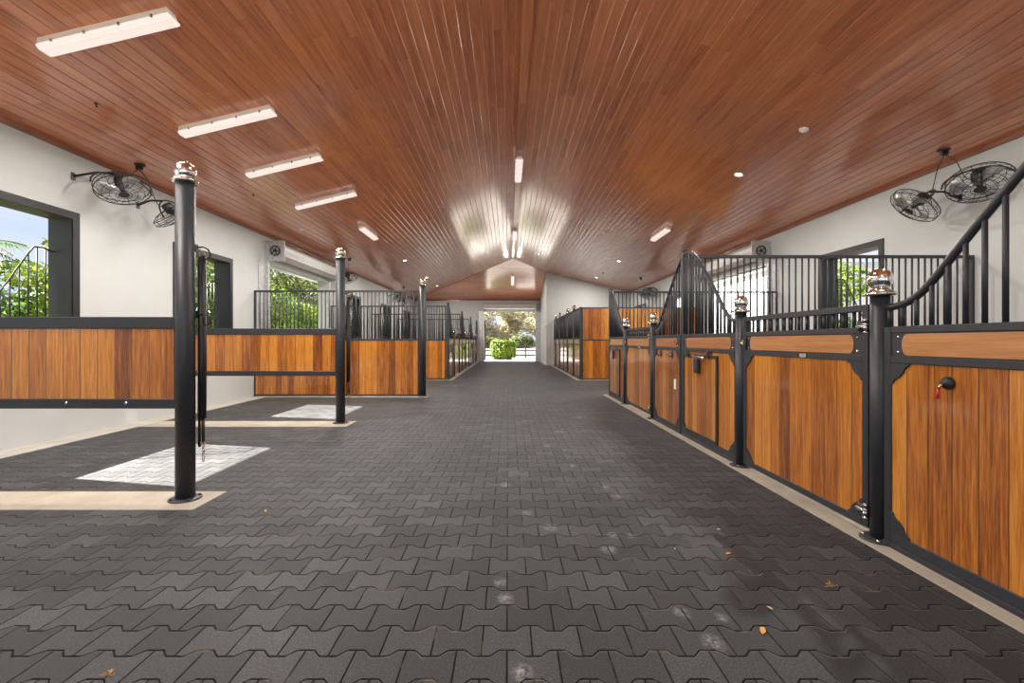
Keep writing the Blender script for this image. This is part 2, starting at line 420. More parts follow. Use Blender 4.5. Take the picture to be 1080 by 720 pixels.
# ------------------------------------------------------------------ windows
def window(n, y0, y1, side, swing=True):
    X = XL if side < 0 else XR; out = -1 if side < 0 else 1
    w = empty('window_%d' % n, (X, y0, 0)); w['kind'] = 'structure'
    L = y1-y0; b = B(); xo = out*WT
    def bb(ya, yb, za, zb): b.box(-out*.012, xo+out*.01, ya, yb, za, zb)
    bb(0, .045, WSILL, WTOP); bb(L-.045, L, WSILL, WTOP); bb(.045, L-.045, WTOP-.045, WTOP); bb(.045, L-.045, WSILL, WSILL+.045)
    xi = -out*.02
    b.box(xi, -out*.0, -.05, .045, WSILL-.05, WTOP+.05); b.box(xi, 0, L-.045, L+.05, WSILL-.05, WTOP+.05)
    b.box(xi, 0, .045, L-.045, WTOP-.045, WTOP+.05); b.box(xi, 0, .045, L-.045, WSILL-.05, WSILL+.045)
    b.build('window_frame', M['metal2'], w)
    # swooping guard rail in the opening
    xg = out*(WT-.06)
    def cz(t):   # t = distance from the far jamb
        pts = [(0, 2.42), (.12, 2.45), (.24, 2.44), (.32, 2.33), (.55, 1.95), (.78, 1.60), (.92, 1.52), (1.6, 1.50)]
        for (a, za), (c, zc) in zip(pts, pts[1:]):
            if t <= c: return za+(zc-za)*(t-a)/(c-a)
        return 1.50
    g = B(); ts = [i*.04 for i in range(int((L-.06)/.04)+1)]
    g.tube([(xg, L-.05-t, cz(t)) for t in ts], .011, 6)
    rail = g.build('guard_rail', M['metal2'], w)
    k = .1
    while k < .8:
        if cz(k) > 1.56: bb_ = B(); bb_.tube([(xg, L-.05-k, WSILL+.045), (xg, L-.05-k, cz(k))], .009, 6); bb_.build('bar', M['metal2'], w)
        k += .105
    return w
nwin = 0
for a, c in lw: nwin += 1; window(nwin, a, c, -1)
for a, c in rw: nwin += 1; window(nwin, a, c, 1)

# ------------------------------------------------------------------ posts
finial_me = {}
def finial_mesh(key, rs, ring, rb, n=32):
    if key == 's':
        pr = [(rs, -.006), (ring*.96, -.004), (ring, .002), (ring*.99, .010), (ring*.86, .016), (ring*.66, .024), (ring*.55, .034), (ring*.53, .042), (rb*.66, .046)]
        cz = .046+rb*.74
    else:
        pr = [(rs, -.006), (ring*.97, -.004), (ring, .004), (ring*.97, .014), (ring*.80, .020), (rb*.66, .024)]
        cz = .024+rb*.74
    a0 = math.asin(-.74)
    for i in range(15):
        a = a0+(PI/2-a0)*i/14; pr.append((max(rb*math.cos(a), 0.), cz+rb*math.sin(a)))
    return B().lathe(pr, n=n).mesh('finial', M['chrome'])
def round_post(x, y, h, r, label, group=None, key='s', base_r=.108):
    t = thing('round_post', label, 'post', (x, y, 0), 0, group)
    B().lathe([(r, .008), (r, h)], n=28).build('shaft', M['metal'], t)
    B().lathe([(base_r, .0), (base_r, .012), (base_r-.004, .016), (r+.012, .016), (r+.002, .022)], n=32).build('base_plate', M['metal'], t)
    for k in range(4):
        a = PI/4+k*PI/2; rr = (base_r+r)/2+.006
        B().lathe([(.011, .014), (.011, .024), (.006, .028), (0, .029)], (rr*math.cos(a), rr*math.sin(a), 0), 10).build('bolt', M['bolt'] if key == 's' else M['metal'], t)
    if key not in finial_me:
        finial_me[key] = finial_mesh(key, r, .088 if key == 's' else .092, .068 if key == 's' else .075)
    f = bpy.data.objects.new('finial', finial_me[key]); C.objects.link(f); f.parent = t; f.location = (0, 0, h); f['label'] = 'polished chrome ball finial'
    return t
GP = 'round posts of the stall fronts'
FX = 2.335
def rstall_names(i): return ['nearest', 'second'][i]
round_post(FX, 2.857, 1.54, .0525, 'short round black post with chrome ball, nearest on the right between gate and panel')
round_post(FX-.005, 4.55, 1.54, .0525, 'short round black post with chrome ball at the latch side of the nearest gate')
round_post(FX, 7.3, 1.54, .0525, 'short round black post with chrome ball, just beyond the panel with two hooks')
round_post(FX, 9.02, 1.54, .0525, 'short round black post with chrome ball, farthest of the four along the right front')
LPX = -2.549
round_post(LPX, 3.593, 2.505, .068, 'tall thick round black post with rosy chrome ball, nearest on the left', key='t', base_r=.115)
round_post(LPX, 6.92, 2.505, .068, 'tall round black post with chrome ball, middle of the three on the left', key='t', base_r=.115)
round_post(-1.93, 10.29, 2.505, .068, 'tall round black post with chrome ball at the end of the barred partition', key='t', base_r=.115)
def square_post(x, y, h, label, w=.07):
    t = thing('square_post', label, 'post', (x, y, 0))
    B().box(-w/2, w/2, -w/2, w/2, .01, h, .004).build('shaft', M['metal'], t)
    B().box(-w/2-.02, w/2+.02, -w/2-.02, w/2+.02, 0, .012, .002).build('base_plate', M['metal'], t)
    B().box(-w/2-.004, w/2+.004, -w/2-.004, w/2+.004, h, h+.01, .002).build('cap', M['metal'], t)
    return t
HT = 2.43
square_post(FX+.02, 1.62, HT, 'tall square black post beside the nearest right-hand panel')
square_post(FX+.02, 6.08, HT+.02, 'tall square black post between the two right-hand stalls')
square_post(FX+.02, 10.48, HT, 'tall square black post closing the far end of the right stall row')

# ------------------------------------------------------------------ stall fronts
SW = [(0, 1.462), (.10, 1.457), (.18, 1.468), (.27, 1.51), (.36, 1.585), (.46, 1.69), (.6, 1.835), (.8, 2.03), (1.0, 2.215), (1.12, 2.305), (1.2, 2.355), (1.28, 2.39), (1.4, 2.40), (3, 2.40)]
def sw(s):
    for (a, za), (c, zc) in zip(SW, SW[1:]):
        if s <= c: return za+(zc-za)*(s-a)/(c-a)
    return 2.4
GA = .125
def gusset(b, cx, cz, dx, dz, a=GA, y0=-.024, y1=.024):
    pts = [(0, 0), (a, 0), (a*.99, .10*a), (.84*a, .16*a), (.74*a, .30*a), (.66*a, .46*a), (.46*a, .66*a), (.30*a, .74*a), (.16*a, .84*a), (.10*a, .99*a), (0, a)]
    b.prism([(cx+dx*p, cz+dz*q) for p, q in pts], y0, y1)
def header(parent, x0, x1):
    R = .035; pts = []
    za, zb = 1.166, 1.292
    n = 8; hz = (zb-za)/2
    for i in range(n+1):
        a = -PI/2+PI*i/n; pts.append((x1-R+R*math.cos(a), (za+zb)/2+hz*math.sin(a)))
    for i in range(n+1):
        a = PI/2+PI*i/n; pts.append((x0+R+R*math.cos(a), (za+zb)/2+hz*math.sin(a)))
    B().prism(pts, -.021, .021).build('header_board', M['wood_h'], parent)
def screws(parent, xs, zs, y=.021):
    for x in xs:
        for z in zs:
            B().lathe([(.0085, 0), (.0085, .003), (.004, .006), (0, .0065)], (x, y, z), 8, (0, 1, 0)).build('screw', M['bolt'], parent)
def front(L, label, kind, loc, rz, short_at=0, group=None, name=None, detail=True, cat=None, bar_n=8):
    """kind: 'gate' | 'panel' | 'feed' | 'tall'; x 0..L between post centres, +y faces the aisle"""
    nm = name or ('stall_gate' if kind == 'gate' else 'stall_front_panel')
    t = thing(nm, label, cat or ('gate' if kind == 'gate' else 'stall panel'), loc, rz, group)
    g0 = g1 = .055
    if kind != 'gate':
        if short_at == 0: g1 = .037
        else: g0 = .037
    else: g0 = g1 = .068
    if kind == 'tall': g0 = g1 = .045
    x0, x1 = g0, L-g1; st = .05; zb = .045 if kind == 'gate' else .008
    top = 1.486 if kind == 'gate' else 1.335
    b = B()
    b.box(x0, x0+st, -.024, .024, zb, top, .003); b.box(x1-st, x1, -.024, .024, zb, top, .003)
    b.box(x0+st, x1-st, -.024, .024, zb, .095, .003)
    b.box(x0+st, x1-st, -.024, .024, 1.118, 1.158, .003); b.box(x0+st, x1-st, -.024, .024, 1.298, 1.338, .003)
    b.box(x0+st, x1-st, -.017, .017, 1.158, 1.298)
    if kind == 'gate': b.box(x0+st, x1-st, -.024, .024, 1.443, 1.486, .003)
    else: b.box(x0, x1, .024, .034, .0, .035, .002)
    gx0, gx1 = x0+st, x1-st
    for (cx, cz, dx, dz) in ((gx0, 1.118, 1, -1), (gx1, 1.118, -1, -1), (gx0, .095, 1, 1), (gx1, .095, -1, 1)):
        gusset(b, cx, cz, dx, dz)
    b.build('frame', M['metal'], t)
    B().box(gx0, gx1, -.014, .014, .095, 1.118).build('plank_panel', M['wood'], t)
    hx0, hx1 = gx0+.075, gx1-.075
    header(t, hx0, hx1)
    if detail: screws(t, [hx0-.028, hx1+.028], [1.184, 1.274], .0165)
    if kind == 'gate':
        n = max(2, round((gx1-gx0)/.097))
        for i in range(1, n):
            x = gx0+(gx1-gx0)*i/n
            B().tube([(x, 0, 1.33), (x, 0, 1.45)], .0125, bar_n).build('bar', M['metal'], t)
        # hinges at x0 and latch at x1 (aisle side)
        for z in (1.345, .165):
            h = B(); h.box(x0-.03, x0+.075, .024, .036, z-.014, z+.014, .003)
            h.lathe([(.036, 0), (.036, .008), (.020, .016), (0, .016)], (x0+.045, .030, z), 16, (0, 1, 0))
            h.box(x0-.045, x0-.012, .030, .066, z-.030, z-.020, .002); h.box(x0-.045, x0-.012, .030, .066, z+.020, z+.030, .002)
            hh = h.build('hinge', M['blackplastic'], t)
            p = B(); p.tube([(x0-.022, .056, z-.05), (x0-.022, .056, z+.05)], .008, 8)
            p.tube([(x0-.022, .056, z), (x0+.055, .056, z)], .010, 8)
            for q in (-.046, -.016, .006, .034): p.lathe([(.017, 0), (.017, .011)], (x0-.022, .056, z+q), 6)
            p.lathe([(.015, 0), (.015, .012)], (x0+.045, .044, z), 6, (0, 1, 0))
            p.build('hinge_pin', M['bolt'], hh)
        l = B(); l.box(x1-.07, x1+.005, .024, .033, 1.175, 1.285, .003); lt = l.build('latch', M['blackplastic'], t)
        l = B(); l.tube([(x1-.03, .04, 1.23), (x1+.03, .04, 1.23)], .009, 8); l.box(x1-.045, x1-.02, .033, .05, 1.21, 1.26, .002)
        l.build('latch_bolt', M['chrome'], lt)
        if detail: B().box(L*.40, L*.40+.075, .024, .027, 1.122, 1.152, .001).build('maker_plate', M['label'], t)
    elif kind == 'tall':
        zt = 2.30; b = B(); b.box(x0, x1, -.02, .02, zt, zt+.04, .003); b.build('top_rail', M['metal'], t)
        n = round((x1-x0)/.085)
        for i in range(n+1):
            x = x0+.012+(x1-x0-.024)*i/n
            B().tube([(x, 0, 1.33), (x, 0, zt+.01)], .0125, 6).build('bar', M['metal'], t)
    else:
        xs = [x0-.0+i*(x1-x0)/24 for i in range(25)]
        S = (lambda x: x) if short_at == 0 else (lambda x: L-x)
        pts = [(x, 0, sw(S(x))) for x in xs]
        B().tube(pts, .021, 10).build('top_rail', M['metal'], t)
        n = round((x1-x0)/.0965)
        for i in range(n+1):
            x = x0+.014+(x1-x0-.028)*i/n
            z = sw(S(x))
            if z < 1.5 and False: continue
            B().tube([(x, 0, 1.33), (x, 0, z)], .0128, bar_n).build('bar', M['metal'], t)
        if kind == 'feed':
            ff = B(); w = .97
            a, c = (gx1-w, gx1+.0) if short_at == 0 else (gx0, gx0+w)
            za, zt = .10, 1.085
            for s_ in ((a, a+.035, za, zt), (c-.035, c, za, zt), (a+.035, c-.035, za, za+.03), (a+.035, c-.035, zt-.035, zt)):
                ff.box(s_[0], s_[1], .014, .036, s_[2], s_[3], .002)
            fd = ff.build('feed_door', M['metal'], t)
            B().box(a+.035, c-.035, .010, .024, za+.03, zt-.035).build('door_board', M['wood'], fd)
            # slide bolt with black plate hanging
            cx = (a+c)/2-.0
            r = B(); r.tube([(cx-.2, .055, 1.06), (cx+.16, .055, 1.06)], .010, 8); r.tube([(cx-.2, .055, 1.06), (cx-.2, .075, 1.03)], .009, 8)
            r.lathe([(.020, 0), (.020, .02)], (cx+.12, .045, 1.06), 10, (0, 1, 0)); r.build('slide_bolt', M['chrome'], fd)
            r = B(); r.box(cx-.04, cx+.09, .036, .062, .86, 1.035, .006); r.build('latch_box', M['blackplastic'], fd)
            r = B(); r.box(cx-.02, cx+.07, .062, .066, .90, 1.0, .002); r.build('latch_cover', M['blue'], fd)
            for q in (cx-.28, cx+.3):
                r = B(); r.box(q-.03, q+.03, .036, .05, 1.045, 1.13, .004); r.build('hinge', M['blackplastic'], fd)
    return t
R90 = PI/2
front(2.857-1.62, 'wooden stall panel with rising curved rail at the right edge, nearest to the viewer', 'panel', (FX, 1.62, 0), R90, 1)
front(4.55-2.857, 'large wooden half-height gate with low top bars, nearest gate on the right', 'gate', (FX, 2.857, 0), R90)
front(6.08-4.55, 'wooden panel with feed door, chrome slide bolt and black latch box, nearer one', 'feed', (FX, 4.55, 0), R90, 0)
front(7.3-6.08, 'wooden panel with two dark hooks and a white label beyond the tall square post', 'panel', (FX, 6.08, 0), R90, 1)
front(9.02-7.3, 'farther wooden half-height gate of the right stall row, shining pale', 'gate', (FX, 7.3, 0), R90)
front(10.48-9.02, 'narrow-looking wooden panel with feed door at far end of right stall row', 'feed', (FX, 9.02, 0), R90, 0)
# stall A continues behind the camera: a gate and a panel nearer than the frame are left out

# things fixed on the right panels
def on_front(y, z, off=.0): return (FX-off, y, z)
t = thing('tie_bumper', 'round black rubber tie knob with brass snap and red tag on nearest panel', 'tie knob', (FX-.014, 2.395, 1.028))
B().lathe([(.034, 0), (.034, .012), (.026, .026), (.012, .034), (0, .036)], (0,0,0), 20, (-1, 0, 0)).build('knob', M['blackplastic'], t)
B().tube([(-.03, .0, -.004), (-.045, .006, -.015), (-.045, .012, -.035)], .006, 8).build('snap', M['brass'], t)
B().tube([(-.046, .012, -.032), (-.046, .018, -.082)], [.006, .009], 8).build('tag', M['red'], t)
for k, (yy, s) in enumerate(((6.90, 'left'), (6.43, 'right'))):
    t = thing('halter_hook', 'ornate dark metal hook on the pale panel, %s one of the two' % s, 'hook', (FX-.014, yy, 1.06))
    pts = [(0, .06), (.018, .035), (.045, .02), (.03, 0), (.045, -.02), (.018, -.03), (0, -.06), (-.018, -.03), (-.045, -.02), (-.03, 0), (-.045, .02), (-.018, .035)]
    B().prism(pts, -.008, 0, 'yz').build('back_plate', M['blackplastic'], t)
    B().tube([(-.004, 0, -.01), (-.04, 0, -.03), (-.06, 0, -.015), (-.06, 0, .01)], .006, 6).build('hook_arm', M['blackplastic'], t)
t = thing('label_card', 'small white card stuck low on the panel with two hooks', 'card', (FX-.0145, 6.33, .50+.08))
B().box(-.003, 0, -.035, .035, 0, .14, .0).build('card', M['white'], t)
t = thing('cord_loop', 'small dark cord loop hanging on the header board above the two hooks', 'cord', (FX-.021, 6.28, 1.25))
B().tube([(-.004, .04*math.cos(a)*1., .03*math.sin(a)-.02) for a in [i*PI/6 for i in range(7, 12)]]+[(-.004, .035, .0)], .004, 6).build('loop', M['blackplastic'], t)

# far right stall block
front(16.15-14.72, 'full-height barred panel at the near corner of the far right stall block', 'tall', (2.34, 14.72, 0), R90, detail=False)
front(17.85-16.15, 'first full-height barred gate of the far right stall block', 'tall', (2.34, 16.15, 0), R90, name='stall_gate', cat='gate', detail=False)
front(19.1-17.85, 'second full-height barred panel of the far right stall block', 'tall', (2.34, 17.85, 0), R90, detail=False)
front(20.55-19.1, 'third full-height barred panel of the far right stall block', 'tall', (2.34, 19.1, 0), R90, detail=False)
front(22.25-20.55, 'second full-height barred gate of the far right stall block', 'tall', (2.34, 20.55, 0), R90, name='stall_gate', cat='gate', detail=False)
front(23.4-22.25, 'last full-height barred panel of far right block, against the white room', 'tall', (2.34, 22.25, 0), R90, detail=False)
for k, y in enumerate((16.15, 17.85, 20.55, 22.25)):
    round_post(2.34, y, 2.36, .05, 'slim tall round black post with ball in the far right stall block, %s from near' % ['first', 'second', 'third', 'fourth'][k], key='s', base_r=.09)
square_post(2.34, 14.70, 2.34, 'square black corner post of the far right stall block with solid wooden side')
square_post(2.34, 19.1, 2.34, 'square black post halfway along the far right stall block')

# ------------------------------------------------------------------ partitions (local x along, y depth)
def partition(L, loc, label, post=True, top=2.375, solid=False, name='stall_partition'):
    t = thing(name, label, 'partition', loc)
    b = B()
    b.box(0, .04, -.025, .025, .01, top, .003); b.box(L-.04, L, -.025, .025, .01, top, .003)
    b.box(.04, L-.04, -.025, .025, .012, .05, .003)
    b.box(.04, L-.04, -.025, .025, 1.262, 1.30, .003); b.box(-.0, L, -.022, .022, top-.02, top+.02, .003)
    b.box(0, .075, -.05, .05, 0, .012)
    b.build('frame', M['metal'], t)
    B().box(.04, L-.04, -.016, .016, .05, 1.262).build('plank_panel', M['wood'], t)
    if solid:
        B().box(.04, L-.04, -.016, .016, 1.30, top-.02).build('upper_plank_panel', M['wood'], t)
    else:
        n = round((L-.08)/.0865)
        me = B().tube([(0, 0, 1.29), (0, 0, top-.01)], .0125, 6).mesh('bar', M['metal'])
        for i in range(1, n):
            o = bpy.data.objects.new('bar', me); C.objects.link(o); o.parent = t; o.location = (.04+(L-.08)*i/n, 0, 0)
    return t
partition(-2.005-XL, (XL, 10.29, 0), 'long wooden partition with tall bars beyond the washing bays on the left')
partition(-2.005-XL, (XL, 14.72, 0), 'wooden barred partition on the left, far side of the cross aisle')
partition(-2.005-XL, (XL, 19.1, 0), 'barred partition between the first and second far left stalls')
partition(-2.005-XL, (XL, 23.5, 0), 'barred partition between the second and third far left stalls')
partition(XR-FX-.085, (FX+.085, 6.08, 0), 'tall barred partition between the two right-hand stalls, nearest grille')
partition(XR-FX-.085, (FX+.085, 10.48, 0), 'tall barred partition closing the far end of the right stall row')
partition(XR-FX-.045, (FX+.045, 14.72, 0), 'solid wooden partition of two tiers facing the viewer, right of the aisle', top=2.32, solid=True)
partition(XR-FX-.085, (FX+.085, 19.1, 0), 'barred partition inside the far right stall block')

# left stall row
LX = -1.945
for y, lab in ((14.72, 'tall square black post at the near corner of the far left stalls'), (19.1, 'second tall square black post of the far left stalls'),
               (23.5, 'third tall square black post of the far left stalls'), (27.82, 'last tall square black post of the left row by the end wall')):
    square_post(LX, y, HT+.05, lab)
nth = ['first', 'second', 'third']
for i, y in enumerate((14.72, 19.1, 23.5)):
    ye = (19.1, 23.5, 27.82)[i]
    p1, p2 = y+1.48, y+3.17
    front(p1-y, 'swooping barred panel with feed door of the %s far left stall' % nth[i], 'feed', (LX, p1, 0), -R90, 0, detail=False, bar_n=6)
    front(p2-p1, 'low gate of the %s far left stall, reflecting daylight' % nth[i], 'gate', (LX, p2, 0), -R90, detail=False, bar_n=6)
    front(ye-p2, 'swooping plain panel at the far side of the %s far left stall' % nth[i], 'panel', (LX, ye, 0), -R90, 1, detail=False, bar_n=6)
    round_post(LX, p1, 1.54, .0525, 'short round post with chrome ball before the %s far left gate' % nth[i])
    round_post(LX, p2, 1.54, .0525, 'short round post with chrome ball beyond the %s far left gate' % nth[i])

# wash-bay dividers
def divider(y, label):
    x0 = XL; L = LPX-.06-x0
    t = thing('bay_divider', label, 'divider', (x0, y, 0))
    b = B(); b.box(0, L, -.03, .03, 1.347, 1.44, .005); b.box(0, L, -.03, .03, .72, .797, .005); b.box(0, .05, -.028, .028, .797, 1.347); b.box(L-.012, L, -.028, .028, .797, 1.347)
    b.build('frame', M['metal'], t)
    B().box(.05, L-.012, -.018, .018, .797, 1.347).build('plank_panel', M['wood'], t)
    if y < 5:
        for q in (1.2, 1.72, 2.28, 2.75):
            B().lathe([(.012, 0), (.012, .004), (0, .006)], (q, -.03, .765), 8, (0, -1, 0)).build('screw', M['bolt'], t)
divider(3.593, 'raised wooden divider panel in black frame at the left edge, nearest washing bay')
divider(6.92, 'raised wooden divider panel in black frame between nearest and middle left posts')

# cross ties hanging on posts
def cross_tie(x, y, z0, z1, label):
    t = thing('cross_tie', label, 'cross tie', (x, y, 0))
    b = B(); b.tube([(0, 0, z1-.02), (.003, 0, (z0+z1)/2), (0, 0, z0+.35)], .031, 10); b.build('padded_sleeve', M['blackplastic'], t)
    b = B(); b.tube([(.008, 0, z0+.36), (.012, 0, z0+.16)], .012, 8); b.box(-.028, -.012, -.006, .006, z0+.12, z0+.5); b.build('strap', M['leather'], t)
    c = B()
    for k in range(6):
        zz = z0+.15-k*.026; a = (k % 2)*PI/2
        c.tube([(.012+.010*math.cos(q)*math.cos(a), .010*math.cos(q)*math.sin(a), zz+.018*math.sin(q)) for q in [i*PI/4 for i in range(8)]], .003, 5, closed=True)
    c.build('chain', M['brass'], t)
    c = B(); c.tube([(-.018+.012*math.cos(q), 0, z0+.14+.022*math.sin(q)) for q in [i*PI/4 for i in range(8)]], .004, 5, closed=True); c.build('snap', M['brass'], t)
    b = B(); b.tube([(.022*math.cos(q), 0, z1+.0+.02*math.sin(q)) for q in [i*PI/4 for i in range(8)]], .006, 6, closed=True); b.build('ring', M['brass'], t)
    return t
cross_tie(LPX+.086, 3.66, .28, 1.95, 'black padded cross tie with brass chain end hanging on the nearest left post')
cross_tie(LPX+.09, 6.99, .28, 1.95, 'black padded cross tie hanging on the middle left post')
def post_hook(x, y, z, label):
    t = thing('tie_hook', label, 'hook', (x, y, z))
    B().tube([(-.005, 0, .0), (.05, .01, .01), (.085, .02, -.01), (.095, .03, -.05), (.075, .035, -.08), (.04, .035, -.085)], .007, 8).build('hook_arm', M['metal'], t)
    B().box(-.004, .006, -.02, .02, -.03, .03, .002).build('mount_plate', M['metal'], t)
for (y, nm) in ((3.62, 'nearest'), (6.95, 'middle')):
    post_hook(LPX+.066, y, 1.99, 'bent black iron hook at the top of the cross tie, %s left post' % nm)
    post_hook(LPX+.066, y, 1.46, 'bent black iron hook midway on the cross tie, %s left post' % nm)

# ------------------------------------------------------------------ fans
def fan(loc, axis, wall_pt, outlet, label, R=.31):
    loc = Vector(loc); ax = Vector(axis).normalized()
    t = thing('wall_fan', label, 'fan', loc, 0, 'black cage fans high on the walls')
    Q = Vector((0,0,1)).rotation_difference(ax).to_matrix()
    def P(x, y, z): return Q @ Vector((x, y, z))
    g = B()
    for r, z in ((R, -.03), (R, .03), (R*.75, .075), (R*.5, .095), (R*.28, .10), (R*.75, -.085), (R*.45, -.11)):
        g.tube([P(r*math.cos(a), r*math.sin(a), z) for a in [i*2*PI/28 for i in range(28)]], .0065 if r == R else .0038, 4, closed=True)
    for k in range(16):
        a = 2*PI*k/16; tw = .35
        g.tube([P(r*math.cos(a+tw*(1-r/R)), r*math.sin(a+tw*(1-r/R)), z) for r, z in ((.06, .10), (R*.5, .095), (R*.75, .075), (R*.95, .045), (R, .03), (R, -.03), (R*.93, -.05), (R*.75, -.085), (R*.45, -.11), (.07, -.12))], .003, 4)
    g.lathe([(.06, 0), (.06, .006)], P(0, 0, .098), 16, ax)
    g.build('guard', M['fan'], t)
    m = B(); m.lathe([(.0, -.20), (.06, -.19), (.075, -.16), (.075, -.06), (.05, -.04), (.03, 0), (.03, .04), (0, .045)], (0,0,0), 16, ax); m.build('motor', M['fan'], t)
    for k in range(3):
        a0 = 2*PI*k/3+.4; bl = []; f = []
        for i in range(6):
            r = .04+(R*.88-.04)*i/5; w = .22+.55*min(1, i/3)*(1 if i < 5 else .75)
            for j in range(4):
                a = a0-w/2*1.2+w*1.2*j/3; bl.append(P(r*math.cos(a), r*math.sin(a), .03*(j/3-.5)*1.6))
        for i in range(5):
            for j in range(3): f.append((i*4+j, i*4+j+1, (i+1)*4+j+1, (i+1)*4+j))
        o = B().add(bl, f, True).build('blade', M['galv'], t)
        sm = o.modifiers.new('t', 'SOLIDIFY'); sm.thickness = .003
    # yoke from the wall
    w = Vector(wall_pt)-loc
    side = ax.cross(Vector((0,0,1))).normalized()
    y = B()
    pts = []
    for i in range(13):
        a = PI*i/12; pts.append(side*math.cos(a)*(R+.03)-ax*math.sin(a)*.24)
    y.tube(pts, .012, 6); mid = pts[6]
    y.build('yoke', M['fan'], t)
    y = B(); y.tube([mid, mid+(w-mid)*.5+Vector((0, 0, .04)), w], .016, 6)
    s_ = 1 if w.x > 0 else -1
    y.box(w.x-s_*.012, w.x, w.y-.03, w.y+.03, w.z-.05, w.z+.05, .003); y.build('wall_bracket', M['fan'], t)
    # power cord up to the ceiling outlet
    o = Vector(outlet)-loc; st = -ax*.18; pts = []
    for i in range(13):
        q = i/12; p = st.lerp(o, q); p.z -= .16*math.sin(PI*min(1, q*1.6)) if q < .625 else 0
        pts.append(p)
    B().tube(pts, .006, 5).build('power_cord', M['fan'], t)
    return t
def outlet(x, y, label):
    z = roof_z(x, y)
    t = thing('ceiling_outlet', label, 'outlet', (x, y, z))
    B().lathe([(.0, -.016), (.07, -.012), (.08, 0.002)], (0,0,0), 16).build('cover', M['fan'], t)
    B().box(-.045, -.01, -.02, .02, -.07, -.012, .003).build('plug', M['fan'], t); B().box(.01, .045, -.02, .02, -.07, -.012, .003).build('plug', M['fan'], t)
    return (x, y, z-.06)
def ceil_pt(px, py):
    u = (px-536)/(359.5-py); hr = RIDGE-H
    if px < 536: h = (hr-SL*CX)/(1-SL*u)
    else: h = (hr+SL*CX)/(1+SL*u)
    return u*h, 480*h/(359.5-py), h+H
x, y, z = ceil_pt(147, 174); oL = outlet(x, y, 'dark round outlet with plugs on ceiling above left fans')
x, y, z = ceil_pt(996, 158); oR = outlet(x, y, 'dark round outlet with plugs on ceiling above near right fans')
x, y, z = ceil_pt(679, 296); oF = outlet(5.62, 19.3, 'small dark outlet on ceiling above far right fans')
fan((-5.27, 6.22, 3.33), (.38, -.22, -.9), (XL, 6.0, 3.42), oL, 'black cage fan on the left wall beside the near window')
fan((-5.22, 7.12, 3.22), (.35, .55, -.75), (XL, 7.05, 3.35), oL, 'black cage fan partly behind the nearest left post')
fan((5.80, 5.60, 3.19), (-.30, -.36, -.88), (XR, 5.85, 3.40), oR, 'large black cage fan behind the curved rail, right one of the near right pair')
fan((5.76, 6.45, 3.17), (-.62, .18, -.72), (XR, 6.25, 3.22), oR, 'smaller-looking tilted black cage fan, left one of the near right pair')
fan((5.80, 18.7, 3.25), (-.30, -.36, -.88), (XR, 18.9, 3.35), oF, 'far black cage fan above the far right stalls, right one of its pair')
fan((5.80, 19.6, 3.25), (-.5, .3, -.75), (XR, 19.4, 3.35), oF, 'far black cage fan above the far right stalls, left one of its pair')
oM = outlet(-5.15, 14.75, 'small dark outlet on ceiling above the cross aisle fan')
fan((-5.27, 15.0, 3.33), (.38, -.22, -.9), (XL, 14.85, 3.42), oM, 'black cage fan seen just right of the middle left post')
oN = outlet(-5.15, 22.4, 'tiny dark outlet on ceiling far along the left side')
fan((-5.27, 21.9, 3.30), (.38, -.22, -.9), (XL, 21.8, 3.4), oN, 'far left black cage fan seen through the partition bars, left one')
fan((-5.22, 22.9, 3.22), (.35, .5, -.75), (XL, 22.8, 3.35), oN, 'far left black cage fan seen through the partition bars, right one')

# ------------------------------------------------------------------ ceiling lights
def lamp_area(parent, sx, sy, power, z=-.122):
    l = bpy.data.lights.new('lamp', 'AREA'); l.shape = 'RECTANGLE'; l.size = sx; l.size_y = sy; l.energy = power; l.color = (1., .93, .86)
    o = bpy.data.objects.new('lamp', l); C.objects.link(o); o.parent = parent; o.location = (0, 0, z); return o
LP = 50.
def batten(x, y, along, label, L=1.24, power=LP, drop=0.):
    z = roof_z(x, y)-drop
    t = thing('ceiling_light', label, 'ceiling light', (x, y, z), 0, 'long white battens on the wooden ceiling')
    # local: long axis x, tilt with the roof
    if along == 'x': s_ = math.atan(SL)*(1 if x < CX else -1); t.rotation_euler = (0, -s_, 0)
    elif along == 'y':
        s_ = math.atan(SL)*(1 if x < CX else -1); t.rotation_euler = (0, -s_, R90) if False else (0, 0, R90)
        t.rotation_mode = 'QUATERNION'
        t.rotation_quaternion = (Matrix.Rotation(-s_ if abs(x-CX) > .3 else 0, 4, 'Y') @ Matrix.Rotation(R90, 4, 'Z')).to_quaternion()
    elif along == 'hip':
        t.rotation_mode = 'QUATERNION'
        t.rotation_quaternion = (Matrix.Rotation(-math.atan(SLE), 4, 'X') @ Matrix.Rotation(R90, 4, 'Z')).to_quaternion()
    W = .075
    b = B(); b.prism([(-W*.8, 0), (W*.8, 0), (W*.95, -.07), (-W*.95, -.07)], -L/2+.01, L/2-.01, 'yz'); b.build('housing', M['plastic'], t)
    b = B()
    b.prism([(-W-.006, -.07), (W+.006, -.07), (W, -.098), (W*.66, -.112), (-W*.66, -.112), (-W, -.098)], -L/2, L/2, 'yz'); b.build('diffuser', M['diffuser'], t)
    for sx in (-L*.38, -L*.13, L*.13, L*.38):
        for q in (-1, 1):
            b = B(); b.box(sx-.012, sx+.012, q*(W-.004), q*(W+.014), -.088, -.055, .002); b.build('clip', M['bolt'], t)
    lamp_area(t, L*.95, .12, power)
    return t
names = ['largest and nearest of the left row', 'second of the left row', 'third of the left row', 'fourth of the left row']
for k, (px, py) in enumerate(((113, 30), (239, 126), (299, 173), (343, 210))):
    x, y, z = ceil_pt(px, py-2)
    batten(x, y, 'x', 'long white ceiling light set crosswise, %s' % names[k], 1.27)
